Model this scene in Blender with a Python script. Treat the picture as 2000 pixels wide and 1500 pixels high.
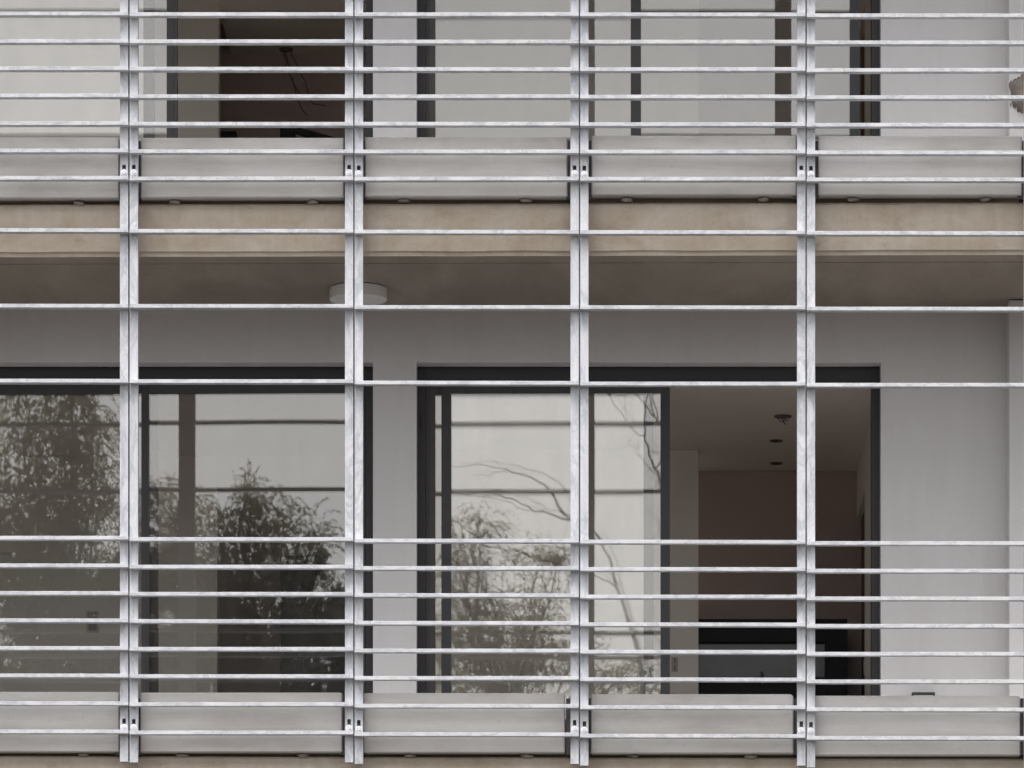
import bpy, bmesh, math, random
from mathutils import Vector, Matrix, noise
R = math.radians
random.seed(7)
for o in list(bpy.data.objects):
    bpy.data.objects.remove(o)
S = bpy.context.scene
COL = S.collection

# ------------------------------------------------------------------ camera, sky, sun, exposure
F, VX, VY, CAMY, CAMZ = 10136.0, 1200.0, 2711.0, -28.0, 1.6      # focal length and principal point of the 2000x1500 photograph
cd = bpy.data.cameras.new('camera')
cam = bpy.data.objects.new('camera', cd); COL.objects.link(cam)
cam.location = (0, CAMY, CAMZ); cam.rotation_euler = (R(90), 0, 0)
cd.sensor_width = 36; cd.lens = F / 2000 * 36
cd.shift_x = (1000 - VX) / 2000; cd.shift_y = (VY - 750) / 2000
cd.clip_start = 0.5; cd.clip_end = 3000
S.camera = cam

SUN_EL, SUN_AZ = 65, 200          # overcast: a very wide, weak sun from high over the street
W = bpy.data.worlds.new('World'); S.world = W; W.use_nodes = True
nt = W.node_tree; nt.nodes.clear()
out = nt.nodes.new('ShaderNodeOutputWorld'); bg = nt.nodes.new('ShaderNodeBackground')
sky = nt.nodes.new('ShaderNodeTexSky'); sky.sky_type = 'NISHITA'; sky.sun_disc = False
sky.sun_elevation = R(SUN_EL); sky.sun_rotation = R(SUN_AZ); sky.air_density = 1.0; sky.dust_density = 4.0; sky.ozone_density = 1.0
bw = nt.nodes.new('ShaderNodeRGBToBW'); grey = nt.nodes.new('ShaderNodeMix'); grey.data_type = 'RGBA'
grey.inputs[0].default_value = 0.86                                # cloud cover greys the blue out
nt.links.new(sky.outputs[0], bw.inputs[0]); nt.links.new(sky.outputs[0], grey.inputs[6]); nt.links.new(bw.outputs[0], grey.inputs[7])
# soft cloud structure
tc = nt.nodes.new('ShaderNodeTexCoord'); cn = nt.nodes.new('ShaderNodeTexNoise')
cn.inputs['Scale'].default_value = 5.0; cn.inputs['Detail'].default_value = 5
mr = nt.nodes.new('ShaderNodeMapRange'); mr.inputs[1].default_value = 0.3; mr.inputs[2].default_value = 0.7
mr.inputs[3].default_value = 0.86; mr.inputs[4].default_value = 1.1
mul = nt.nodes.new('ShaderNodeMix'); mul.data_type = 'RGBA'; mul.blend_type = 'MULTIPLY'; mul.inputs[0].default_value = 1
nt.links.new(tc.outputs['Generated'], cn.inputs['Vector']); nt.links.new(cn.outputs[0], mr.inputs[0])
nt.links.new(grey.outputs[2], mul.inputs[6]); nt.links.new(mr.outputs[0], mul.inputs[7])
nt.links.new(mul.outputs[2], bg.inputs[0]); bg.inputs[1].default_value = 0.15
nt.links.new(bg.outputs[0], out.inputs[0])
ld = bpy.data.lights.new('sun', 'SUN'); ld.energy = 0.9; ld.angle = R(30); ld.color = (1, 0.95, 0.94)
sun = bpy.data.objects.new('sun', ld); COL.objects.link(sun)
# azimuth from +y, the sky texture's sun points the same way
az = R(SUN_AZ)
sd = Vector((math.sin(az) * math.cos(R(SUN_EL)), math.cos(az) * math.cos(R(SUN_EL)), math.sin(R(SUN_EL))))
sun.rotation_euler = sd.to_track_quat('Z', 'Y').to_euler()
sun.location = (0, -20, 40)
S.view_settings.view_transform = 'Standard'; S.view_settings.look = 'None'
S.view_settings.gamma = 1; S.view_settings.use_curve_mapping = False
S.view_settings.exposure = 1.22
S.render.engine = 'CYCLES'
cy = S.cycles
cy.max_bounces = 16; cy.diffuse_bounces = 10; cy.glossy_bounces = 6; cy.transparent_max_bounces = 24
cy.caustics_reflective = False; cy.caustics_refractive = False
cy.use_denoising = True

# ------------------------------------------------------------------ helpers
def P(px, py, y):
    """photograph pixel -> world point on the vertical plane at depth y"""
    k = (y - CAMY) / F
    return Vector(((px - VX) * k, y, CAMZ + (VY - py) * k))
def PX(px, y): return (px - VX) * (y - CAMY) / F
def PZ(py, y): return CAMZ + (VY - py) * (y - CAMY) / F

def tag(o, label=None, cat=None, group=None, kind=None):
    if label: o['label'] = label
    if cat: o['category'] = cat
    if group: o['group'] = group
    if kind: o['kind'] = kind
    return o
def empty(name, loc=(0, 0, 0)):
    o = bpy.data.objects.new(name, None); COL.objects.link(o); o.location = loc; o.empty_display_size = 0.1
    return o
def link(name, me, parent=None, loc=None):
    o = bpy.data.objects.new(name, me); COL.objects.link(o)
    if loc is not None: o.location = loc
    if parent is not None:
        o.parent = parent
        if loc is None: o.location = -parent.location       # meshes are written in world coordinates
        else: o.location = Vector(loc) - parent.location
    return o

class MB:
    """collects shapes, links them as ONE mesh object"""
    def __init__(s): s.bm = bmesh.new()
    def box(s, x0, x1, y0, y1, z0, z1):
        v = [s.bm.verts.new(p) for p in ((x0,y0,z0),(x1,y0,z0),(x1,y1,z0),(x0,y1,z0),(x0,y0,z1),(x1,y0,z1),(x1,y1,z1),(x0,y1,z1))]
        for f in ((3,2,1,0),(4,5,6,7),(0,1,5,4),(1,2,6,5),(2,3,7,6),(3,0,4,7)):
            s.bm.faces.new([v[i] for i in f])
        return s
    def tube(s, pts, rads, n=7):
        rings = []
        for i, p in enumerate(pts):
            p = Vector(p)
            a = Vector(pts[max(i-1, 0)]); b = Vector(pts[min(i+1, len(pts)-1)])
            t = (b - a).normalized()
            u = t.cross(Vector((0, 1, 0.03))).normalized(); w = t.cross(u)
            rings.append([s.bm.verts.new(p + (u*math.cos(k*2*math.pi/n) + w*math.sin(k*2*math.pi/n))*rads[i]) for k in range(n)])
        for a, b in zip(rings, rings[1:]):
            for k in range(n):
                s.bm.faces.new((a[k], a[(k+1) % n], b[(k+1) % n], b[k]))
        s.bm.faces.new(rings[0][::-1]); s.bm.faces.new(rings[-1])
        return s
    def lathe(s, c, prof, n=32, axis='z'):
        """prof: list of (radius, offset along the axis)"""
        rings = []
        for r, h in prof:
            ring = []
            for k in range(n):
                a = k*2*math.pi/n
                if axis == 'z': q = Vector((r*math.cos(a), r*math.sin(a), h))
                else: q = Vector((r*math.cos(a), h, r*math.sin(a)))
                ring.append(s.bm.verts.new(Vector(c) + q))
            rings.append(ring)
        for a, b in zip(rings, rings[1:]):
            for k in range(n): s.bm.faces.new((a[k], a[(k+1) % n], b[(k+1) % n], b[k]))
        s.bm.faces.new(rings[0][::-1]); s.bm.faces.new(rings[-1])
        return s
    def bevel(s, w, seg=2):
        bmesh.ops.bevel(s.bm, geom=[e for e in s.bm.edges], offset=w, segments=seg, affect='EDGES', profile=0.6)
        return s
    def mesh(s, name, mat, smooth=False):
        bmesh.ops.recalc_face_normals(s.bm, faces=s.bm.faces)
        me = bpy.data.meshes.new(name); s.bm.to_mesh(me); s.bm.free()
        me.materials.append(mat)
        if smooth:
            for p in me.polygons: p.use_smooth = True
        return me
    def build(s, name, mat, parent=None, smooth=False):
        return link(name, s.mesh(name, mat, smooth), parent)

# ------------------------------------------------------------------ materials
def new_mat(name):
    m = bpy.data.materials.new(name); m.use_nodes = True
    return m, m.node_tree, m.node_tree.nodes['Principled BSDF']
def ramp(nt, fac, stops):
    r = nt.nodes.new('ShaderNodeValToRGB')
    e = r.color_ramp.elements
    e[0].position, e[0].color = stops[0][0], (*stops[0][1], 1)
    e[1].position, e[1].color = stops[-1][0], (*stops[-1][1], 1)
    for p, c in stops[1:-1]:
        x = e.new(p); x.color = (*c, 1)
    nt.links.new(fac, r.inputs[0]); return r.outputs[0]
def tex(nt, scale, sc=(1, 1, 1), detail=4, rough=0.55, rot=(0, 0, 0), dist=0):
    g = nt.nodes.new('ShaderNodeNewGeometry'); mp = nt.nodes.new('ShaderNodeMapping')
    mp.inputs['Scale'].default_value = sc; mp.inputs['Rotation'].default_value = rot
    n = nt.nodes.new('ShaderNodeTexNoise'); n.inputs['Scale'].default_value = scale
    n.inputs['Detail'].default_value = detail; n.inputs['Roughness'].default_value = rough; n.inputs['Distortion'].default_value = dist
    nt.links.new(g.outputs['Position'], mp.inputs[0]); nt.links.new(mp.outputs[0], n.inputs['Vector'])
    return n.outputs[0]
def mixc(nt, a, b, fac, mode='MIX'):
    m = nt.nodes.new('ShaderNodeMix'); m.data_type = 'RGBA'; m.blend_type = mode
    for sock, v in ((m.inputs[0], fac), (m.inputs[6], a), (m.inputs[7], b)):
        if hasattr(v, 'is_output'): nt.links.new(v, sock)
        elif isinstance(v, (int, float)): sock.default_value = v
        else: sock.default_value = (*v, 1)
    return m.outputs[2]
def bump(nt, b, h, strength, dist=0.01):
    n = nt.nodes.new('ShaderNodeBump'); n.inputs['Strength'].default_value = strength; n.inputs['Distance'].default_value = dist
    nt.links.new(h, n.inputs['Height']); nt.links.new(n.outputs[0], b.inputs['Normal'])
def plain(name, c, rough=0.6, var=0.08, scale=6, metal=0, bmp=0):
    m, nt, b = new_mat(name)
    n = tex(nt, scale)
    lo = tuple(x*(1-var) for x in c); hi = tuple(min(1, x*(1+var)) for x in c)
    nt.links.new(ramp(nt, n, [(0.3, lo), (0.7, hi)]), b.inputs['Base Color'])
    b.inputs['Roughness'].default_value = rough; b.inputs['Metallic'].default_value = metal
    if bmp: bump(nt, b, tex(nt, scale*12, detail=6), bmp, 0.004)
    return m

def galvanised(name, vertical):
    m, nt, b = new_mat(name)
    sc = (1.0, 1.0, 0.22) if vertical else (0.25, 1.0, 1.2)
    rot = (0, R(-32), 0) if vertical else (0, R(18), 0)
    big = tex(nt, 17 if vertical else 24, sc, 7, 0.68, rot, 1.2)
    fine = tex(nt, 160, (1, 1, 0.3) if vertical else (0.4, 1, 1), 3)
    c = ramp(nt, big, [(0.28, (0.42, 0.425, 0.45)), (0.43, (0.55, 0.555, 0.575)), (0.56, (0.615, 0.615, 0.63)), (0.74, (0.69, 0.685, 0.685))])
    c = mixc(nt, c, ramp(nt, fine, [(0.25, (0.72, 0.73, 0.76)), (0.75, (1, 1, 1))]), 0.7, 'MULTIPLY')
    # zinc runs and small grey scuffs
    scuff = tex(nt, 5, (1, 1, 1), 9, 0.78, dist=0.8)
    c = mixc(nt, c, (0.24, 0.26, 0.27), ramp(nt, scuff, [(0.60, (0, 0, 0)), (0.76, (0.6, 0.6, 0.6))]))
    patch = tex(nt, 9, (1, 1, 0.35) if vertical else (0.9, 1, 1.6), 5, 0.6, rot, 1.0)
    c = mixc(nt, c, (0.70, 0.72, 0.73), ramp(nt, patch, [(0.49, (0, 0, 0)), (0.55, (0.8,)*3), (0.61, (0.1,)*3), (0.69, (0.8,)*3)]), 'MULTIPLY')
    nt.links.new(c, b.inputs['Base Color'])
    b.inputs['Metallic'].default_value = 0.0; b.inputs['Specular IOR Level'].default_value = 0.22
    r = ramp(nt, big, [(0.3, (0.66,)*3), (0.75, (0.52,)*3)]); nt.links.new(r, b.inputs['Roughness'])
    bump(nt, b, fine, 0.12, 0.002)
    return m
M = {}
M['galv_bar'] = galvanised('galvanised_bar', False)
M['galv_post'] = galvanised('galvanised_post', True)
M['zinc'] = plain('zinc_bolt', (0.88, 0.88, 0.90), 0.35, 0.05, 60, 0.1)
M['bolt'] = plain('bolt_steel', (0.62, 0.62, 0.64), 0.35, 0.08, 60, 0.3)
M['bracket'] = plain('bracket_steel', (0.075, 0.06, 0.065), 0.6, 0.25, 14)

def panel_mat():
    m, nt, b = new_mat('precast_panel')
    big = tex(nt, 1.6, (1, 1, 1.4), 5, 0.6); st = tex(nt, 5, (0.25, 1, 3.0), 6, 0.65)
    c = ramp(nt, big, [(0.3, (0.43, 0.405, 0.385)), (0.5, (0.53, 0.51, 0.495)), (0.72, (0.59, 0.58, 0.57))])
    c = mixc(nt, c, ramp(nt, st, [(0.3, (0.80, 0.77, 0.74)), (0.62, (1, 1, 1))]), 0.7, 'MULTIPLY')
    spots = tex(nt, 30, (1, 1, 1), 4, 0.6)
    c = mixc(nt, c, (0.30, 0.28, 0.26), ramp(nt, spots, [(0.64, (0, 0, 0)), (0.78, (0.5,)*3)]))
    nt.links.new(c, b.inputs['Base Color']); b.inputs['Roughness'].default_value = 0.75
    bump(nt, b, tex(nt, 70, detail=6), 0.18, 0.003)
    return m
M['panel'] = panel_mat()
def slab_mat():
    m, nt, b = new_mat('slab_concrete')
    big = tex(nt, 3.2, (1, 1, 1.5), 8, 0.66, dist=0.5); drip = tex(nt, 26, (1, 1, 0.05), 4, 0.6); fine = tex(nt, 90, (1, 1, 1), 5, 0.7)
    c = ramp(nt, big, [(0.28, (0.32, 0.255, 0.192)), (0.42, (0.39, 0.324, 0.255)), (0.56, (0.43, 0.368, 0.300)), (0.74, (0.49, 0.438, 0.375))])
    c = mixc(nt, c, ramp(nt, drip, [(0.32, (0.80, 0.77, 0.74)), (0.6, (1, 1, 1))]), 0.28, 'MULTIPLY')
    c = mixc(nt, c, (0.60, 0.57, 0.52), ramp(nt, drip, [(0.68, (0, 0, 0)), (0.8, (0.32,)*3)]))
    c = mixc(nt, c, ramp(nt, fine, [(0.3, (0.8, 0.8, 0.8)), (0.7, (1, 1, 1))]), 0.5, 'MULTIPLY')
    grime = tex(nt, 4.2, (1, 1, 2), 8, 0.75)
    c = mixc(nt, c, (0.14, 0.115, 0.10), ramp(nt, grime, [(0.60, (0, 0, 0)), (0.78, (0.7,)*3)]))
    nt.links.new(c, b.inputs['Base Color']); b.inputs['Roughness'].default_value = 0.85
    bump(nt, b, fine, 0.35, 0.004)
    return m
M['slab'] = slab_mat()
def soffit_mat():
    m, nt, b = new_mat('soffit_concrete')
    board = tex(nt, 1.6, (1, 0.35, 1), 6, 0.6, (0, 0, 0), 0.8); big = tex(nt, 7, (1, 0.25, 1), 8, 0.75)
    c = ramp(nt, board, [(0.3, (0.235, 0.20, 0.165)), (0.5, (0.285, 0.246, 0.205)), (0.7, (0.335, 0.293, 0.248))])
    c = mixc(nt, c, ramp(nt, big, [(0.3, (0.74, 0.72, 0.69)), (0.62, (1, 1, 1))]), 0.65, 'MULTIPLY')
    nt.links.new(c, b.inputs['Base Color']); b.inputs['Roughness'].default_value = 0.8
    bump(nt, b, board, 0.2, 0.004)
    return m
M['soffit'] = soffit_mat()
def wall_mat():
    m, nt, b = new_mat('painted_render')
    c = ramp(nt, tex(nt, 1.1, (1, 1, 0.8), 5), [(0.3, (0.575, 0.555, 0.555)), (0.7, (0.615, 0.598, 0.598))])
    c = mixc(nt, c, ramp(nt, tex(nt, 7, (1, 1, 0.12), 6, 0.7), [(0.3, (0.90, 0.89, 0.88)), (0.6, (1, 1, 1))]), 0.55, 'MULTIPLY')
    c = mixc(nt, c, ramp(nt, tex(nt, 120, detail=4), [(0.3, (0.92,)*3), (0.7, (1, 1, 1))]), 0.6, 'MULTIPLY')
    c = mixc(nt, c, (0.34, 0.32, 0.31), ramp(nt, tex(nt, 11, detail=9, rough=0.8), [(0.66, (0, 0, 0)), (0.84, (0.5,)*3)]))
    nt.links.new(c, b.inputs['Base Color']); b.inputs['Roughness'].default_value = 0.75
    bump(nt, b, tex(nt, 60, detail=6), 0.15, 0.003)
    return m
M['wall'] = wall_mat()
M['frame'] = plain('dark_aluminium', (0.024, 0.0215, 0.0235), 0.5, 0.15, 10)
M['frame_outer'] = plain('shaded_aluminium', (0.012, 0.0105, 0.013), 0.5, 0.15, 10)  # frame aluminium darkened to carry the shade of the door recess
M['frame_in'] = plain('brown_frame', (0.055, 0.046, 0.042), 0.5, 0.12, 10)
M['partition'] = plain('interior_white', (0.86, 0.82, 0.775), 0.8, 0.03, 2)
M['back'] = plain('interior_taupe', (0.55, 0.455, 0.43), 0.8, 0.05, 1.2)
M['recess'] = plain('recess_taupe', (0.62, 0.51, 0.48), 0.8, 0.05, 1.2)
M['ceil'] = plain('interior_ceiling', (0.80, 0.75, 0.70), 0.85, 0.03, 1.5)
M['ifloor'] = plain('interior_floor', (0.58, 0.53, 0.47), 0.4, 0.1, 3)
M['bfloor'] = plain('balcony_tiles', (0.52, 0.505, 0.49), 0.6, 0.08, 4)
M['black'] = plain('black_lacquer', (0.006, 0.006, 0.008), 0.65, 0.1, 8)
M['greyglass'] = plain('grey_panel', (0.055, 0.048, 0.047), 0.22, 0.5, 2.5)
M['brown'] = plain('brown_door', (0.10, 0.07, 0.055), 0.5, 0.1, 6)
M['lamp'] = plain('lamp_white', (0.70, 0.68, 0.66), 0.45, 0.03, 10)
M['lampglass'] = plain('lamp_diffuser', (0.42, 0.42, 0.41), 0.35, 0.03, 10)
M['wire'] = plain('cable', (0.14, 0.115, 0.105), 0.6, 0.1, 10)
M['plate'] = plain('switch_plate', (0.50, 0.475, 0.445), 0.5, 0.05, 10)
M['rocker'] = plain('switch_rocker', (0.25, 0.235, 0.22), 0.5, 0.05, 10)
M['text'] = plain('print', (0.05, 0.05, 0.05), 0.6, 0.05, 10)
M['stub'] = plain('broken_mortar', (0.19, 0.16, 0.142), 0.9, 0.3, 30, 0, 0.6)
M['mortar'] = plain('mortar', (0.27, 0.24, 0.215), 0.9, 0.25, 25, 0, 0.5)
M['asphalt'] = plain('asphalt', (0.055, 0.054, 0.052), 0.9, 0.2, 3, 0, 0.4)
M['paving'] = plain('paving', (0.11, 0.104, 0.096), 0.85, 0.12, 2, 0, 0.3)
M['paint'] = plain('road_paint', (0.7, 0.7, 0.68), 0.7, 0.1, 8)
M['bark'] = plain('bark', (0.085, 0.072, 0.062), 0.9, 0.35, 9, 0, 0.6)
def leaf_mat(name, lo, hi):
    m, nt, b = new_mat(name)
    nt.links.new(ramp(nt, tex(nt, 2.2, detail=3), [(0.3, lo), (0.7, hi)]), b.inputs['Base Color'])
    b.inputs['Roughness'].default_value = 0.6
    tr = nt.nodes.new('ShaderNodeBsdfTranslucent'); tr.inputs[0].default_value = (hi[0]*2.1, hi[1]*2.1, hi[2]*1.8, 1)
    mx = nt.nodes.new('ShaderNodeMixShader'); mx.inputs[0].default_value = 0.45
    nt.links.new(b.outputs[0], mx.inputs[1]); nt.links.new(tr.outputs[0], mx.inputs[2])
    nt.links.new(mx.outputs[0], nt.nodes['Material Output'].inputs[0])
    return m
M['leaf_a'] = leaf_mat('leaf_dark', (0.11, 0.108, 0.08), (0.17, 0.162, 0.122))
M['leaf_b'] = leaf_mat('leaf_olive', (0.115, 0.113, 0.078), (0.18, 0.172, 0.125))
def glass_mat():
    m = bpy.data.materials.new('window_glass'); m.use_nodes = True
    nt = m.node_tree; nt.nodes.clear()
    o = nt.nodes.new('ShaderNodeOutputMaterial'); mx = nt.nodes.new('ShaderNodeMixShader')
    t = nt.nodes.new('ShaderNodeBsdfTransparent'); t.inputs[0].default_value = (0.97, 0.965, 0.955, 1)
    g = nt.nodes.new('ShaderNodeBsdfGlossy'); g.inputs['Roughness'].default_value = 0.0085; g.inputs[0].default_value = (1, 0.975, 0.94, 1)
    lw = nt.nodes.new('ShaderNodeLayerWeight'); lw.inputs[0].default_value = 0.35
    r = nt.nodes.new('ShaderNodeMapRange'); r.inputs[3].default_value = 0.113; r.inputs[4].default_value = 0.9
    nt.links.new(lw.outputs['Fresnel'], r.inputs[0])
    r.inputs[1].default_value = 0.06
    nt.links.new(r.outputs[0], mx.inputs[0]); nt.links.new(t.outputs[0], mx.inputs[1]); nt.links.new(g.outputs[0], mx.inputs[2])
    df = nt.nodes.new('ShaderNodeBsdfDiffuse'); df.inputs[0].default_value = (0.55, 0.54, 0.52, 1)     # dust film doubling as painted haze, a pale veil lifting the dark panes
    dm = nt.nodes.new('ShaderNodeMixShader'); dr = nt.nodes.new('ShaderNodeMapRange')
    dr.inputs[1].default_value = 0.35; dr.inputs[2].default_value = 0.75; dr.inputs[3].default_value = 0.018; dr.inputs[4].default_value = 0.055
    nt.links.new(tex(nt, 3.5, (1, 1, 0.35), 6, 0.7, (0, R(20), 0), 0.8), dr.inputs[0]); nt.links.new(dr.outputs[0], dm.inputs[0])
    nt.links.new(mx.outputs[0], dm.inputs[1]); nt.links.new(df.outputs[0], dm.inputs[2])
    nt.links.new(dm.outputs[0], o.inputs[0])
    return m
M['glass'] = glass_mat()

# ------------------------------------------------------------------ ground and street (below the frame)
def sheet(name, x0, x1, y0, y1, z, mat, kind='structure'):
    mb = MB(); v = [mb.bm.verts.new(p) for p in ((x0,y0,z),(x1,y0,z),(x1,y1,z),(x0,y1,z))]; mb.bm.faces.new(v)
    return tag(mb.build(name, mat), kind=kind)
sheet('ground', -900, 900, -900, 900, -0.14, M['paving'])
sheet('road', -900, 900, -26, -14, -0.136, M['asphalt'])
tag(MB().box(-60, 60, -14.0, 0.35, -0.134, 0.0).build('pavement', M['paving']), kind='structure')
tag(MB().box(-60, 60, -31, -26, -0.134, 0.0).build('pavement', M['paving']), kind='structure')

# ------------------------------------------------------------------ building shell
XL, XR = -6.2, 4.6
YW, YF = 1.50, 1.62            # wall face, door frame face
SL = 0.13                      # slab face
STOREY = 1083 / 362.0
def slab(name, pt, pb, slope, label, zoff=0.0, seed=1):
    """balcony slab: pt/pb are the photograph rows of the face's top and bottom edge"""
    rnd = random.Random(seed)
    zt, zb = PZ(pt, SL) + zoff, PZ(pb, SL) + zoff
    root = empty(name, (0, SL, zb)); tag(root, label, 'concrete slab', 'balcony slabs')
    xs = [XL + i*0.03 for i in range(int((XR-XL)/0.03)+1)] + [XR]
    bm = bmesh.new(); rows = []
    for i, x in enumerate(xs):
        j = noise.noise(Vector((x*5, seed*7.3, 0)))*0.006 + noise.noise(Vector((x*23, seed, 3)))*0.004
        k = noise.noise(Vector((x*3, seed*3.1, 9)))*0.004
        s = slope*x
        rows.append([bm.verts.new(p) for p in ((x, SL+0.16, zt+s), (x, SL+0.012, zt+s+j*0.4), (x, SL, zt-0.012+s+j),
                    (x, SL+0.001+k*0.4, zb+0.026+s+k), (x, SL+0.010, zb+0.018+s+k*0.6), (x, SL+0.014, zb+s+k*0.4))])
    for a, b in zip(rows, rows[1:]):
        for q in range(5): bm.faces.new((a[q], b[q], b[q+1], a[q+1]))
    bm.faces.new(rows[0]); bm.faces.new(rows[-1][::-1])
    bm.normal_update()
    me = bpy.data.meshes.new(name + '_edge'); bm.to_mesh(me); bm.free(); me.materials.append(M['slab'])
    link('slab_edge', me, root)
    # soffit with a drip groove along the front
    mb = MB(); prof = [(SL+0.014, 0), (SL+0.185, 0), (SL+0.186, 0.012), (SL+0.199, 0.012), (SL+0.2, 0), (YW+0.35, 0), (YW+0.35, 0.2), (SL+0.014, 0.2)]
    ends = []
    for x in (XL, XR): ends.append([mb.bm.verts.new((x, y, zb + z + slope*x)) for y, z in prof])
    for q in range(len(prof)): mb.bm.faces.new((ends[0][q], ends[1][q], ends[1][(q+1) % 8], ends[0][(q+1) % 8]))
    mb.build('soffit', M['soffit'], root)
    # unseen kerb added to darken the gap under the panels, then the balcony floor
    MB().box(XL, XR, SL+0.085, SL+0.15, zt-0.02, zt+0.22).build('added_upstand', M['slab'], root)
    MB().box(XL, XR, SL+0.17, YW-0.002, zt-0.05, zt+0.03).build('floor_finish', M['bfloor'], root)
    return root, zt, zb
slab_mid, ZT2, ZB2 = slab('balcony_slab', 396.5, 498.5, 0.0022, 'long stained concrete slab edge and soffit crossing the middle of the screen', 0, 1)
slab_low, ZT1, ZB1 = slab('balcony_slab', 1479.5, 1582, -0.0028, 'concrete slab edge below the bottom row of panels, mostly cut off by the picture', 0, 2)
slab_top, ZT3, ZB3 = slab('balcony_slab', 396.5-1083, 498.5-1083, 0.0, 'concrete roof slab above the upper balcony, out of sight over the picture', 0, 3)
# mortar pads under the panels (lumps squeezed out on the slab edge)
def pad(root, px, py, w, seed):
    c = P(px, py+1.0, SL+0.02); rnd = random.Random(seed)
    bm = bmesh.new(); bmesh.ops.create_icosphere(bm, subdivisions=2, radius=1)
    for v in bm.verts:
        f = 1 + 0.5*noise.noise(v.co*1.3 + Vector((seed*3.3, 0, 0))) + 0.2*noise.noise(v.co*4 + Vector((0, seed, 0)))
        v.co = Vector((v.co.x*f*w, v.co.y*f*0.035, v.co.z*f*0.0150))
        v.co.z = max(v.co.z, -0.014)
    me = bpy.data.meshes.new('mortar_pad'); bm.to_mesh(me); bm.free(); me.materials.append(M['mortar'])
    for p in me.polygons: p.use_smooth = True
    link('mortar_pad', me, root, c)
for i, (px, py) in enumerate([(155,397),(342,394),(612,394),(790,391),(1027,390),(1223,390),(1490,389),(1666,389),(1924,389)]):
    pad(slab_mid, px, py, 0.032, i)
for i, (px, py) in enumerate([(165,1472),(356,1474),(592,1475),(800,1475),(1031,1476),(1238,1476),(1467,1477)]):
    pad(slab_low, px, py, 0.034, i+20)

# dark steel brackets filling the gaps between the panels, behind the posts
PAIRS = [251.7, 691.2, 1131.7, 1574.4]
for root, ytop, ybot in ((slab_mid, 275, 388), (slab_low, 1364, 1474)):
    for q, c in enumerate(PAIRS + [2013.0, -189.0]):
        mb = MB(); y0 = 0.10
        mb.box(PX(c-26, y0), PX(c+25, y0), y0, y0+0.012, PZ(ybot, y0), PZ(ytop, y0))
        mb.box(PX(c-4, y0), PX(c+4, y0), 0.051, y0-0.001, PZ(ybot, y0)+0.02, PZ(ytop, y0)-0.02)
        mb.box(PX(c-20, y0), PX(c+19, y0), y0+0.013, SL+0.5, PZ(ybot, y0)+0.001, PZ(ybot, y0)+0.013)
        mb.build('bracket', M['bracket'], root)

def wall(name, z0, z1, label, openings):
    mb = MB(); ytop, x = z1, XL
    for (a, b, h) in openings:
        mb.box(x, a, YW, YW+0.3, z0, z1); mb.box(a, b, YW, YW+0.3, h, z1); x = b
    mb.box(x, XR, YW, YW+0.3, z0, z1)
    bmesh.ops.remove_doubles(mb.bm, verts=mb.bm.verts, dist=1e-5)
    return tag(mb.build(name, M['wall']), label, 'wall')
H1 = PZ(708, YW); H2 = H1 + STOREY
OP1 = (PX(-560, YW), PX(728.5, YW)); OP2 = (PX(813.5, YW), PX(1720.5, YW))
wall('rendered_wall', ZT1+0.03, ZB2, 'pale rendered wall behind the lower balcony with two wide glazed door openings', [(*OP1, H1), (*OP2, H1)])
wall('rendered_wall', ZT2+0.03, ZB3, 'pale rendered wall behind the upper balcony, seen above the concrete slab', [(*OP1, H2), (*OP2, H2)])
tag(MB().box(XL, XR, 0.30, 0.6, 0, ZB1-0.003).build('ground_floor_wall', M['wall']), 'plain rendered ground floor wall under the lower balcony, below the picture', 'wall')
YP = 1.28                      # right-hand pier stands 0.4 m proud of the wall
for z0, z1, lab in ((ZT1+0.031, ZB2-0.001, 'pale wall pier at the right end of the lower balcony, up to the soffit'),
                    (ZT2+0.031, ZB3-0.001, 'pale wall pier at the right end of the upper balcony, behind the brown mortar stub')):
    mb = MB().box(PX(1971, YP), XR, YP, YW-0.002, z0, z1).bevel(0.004, 1)
    tag(mb.build('wall_pier', M['wall']), lab, 'wall pier')

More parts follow.
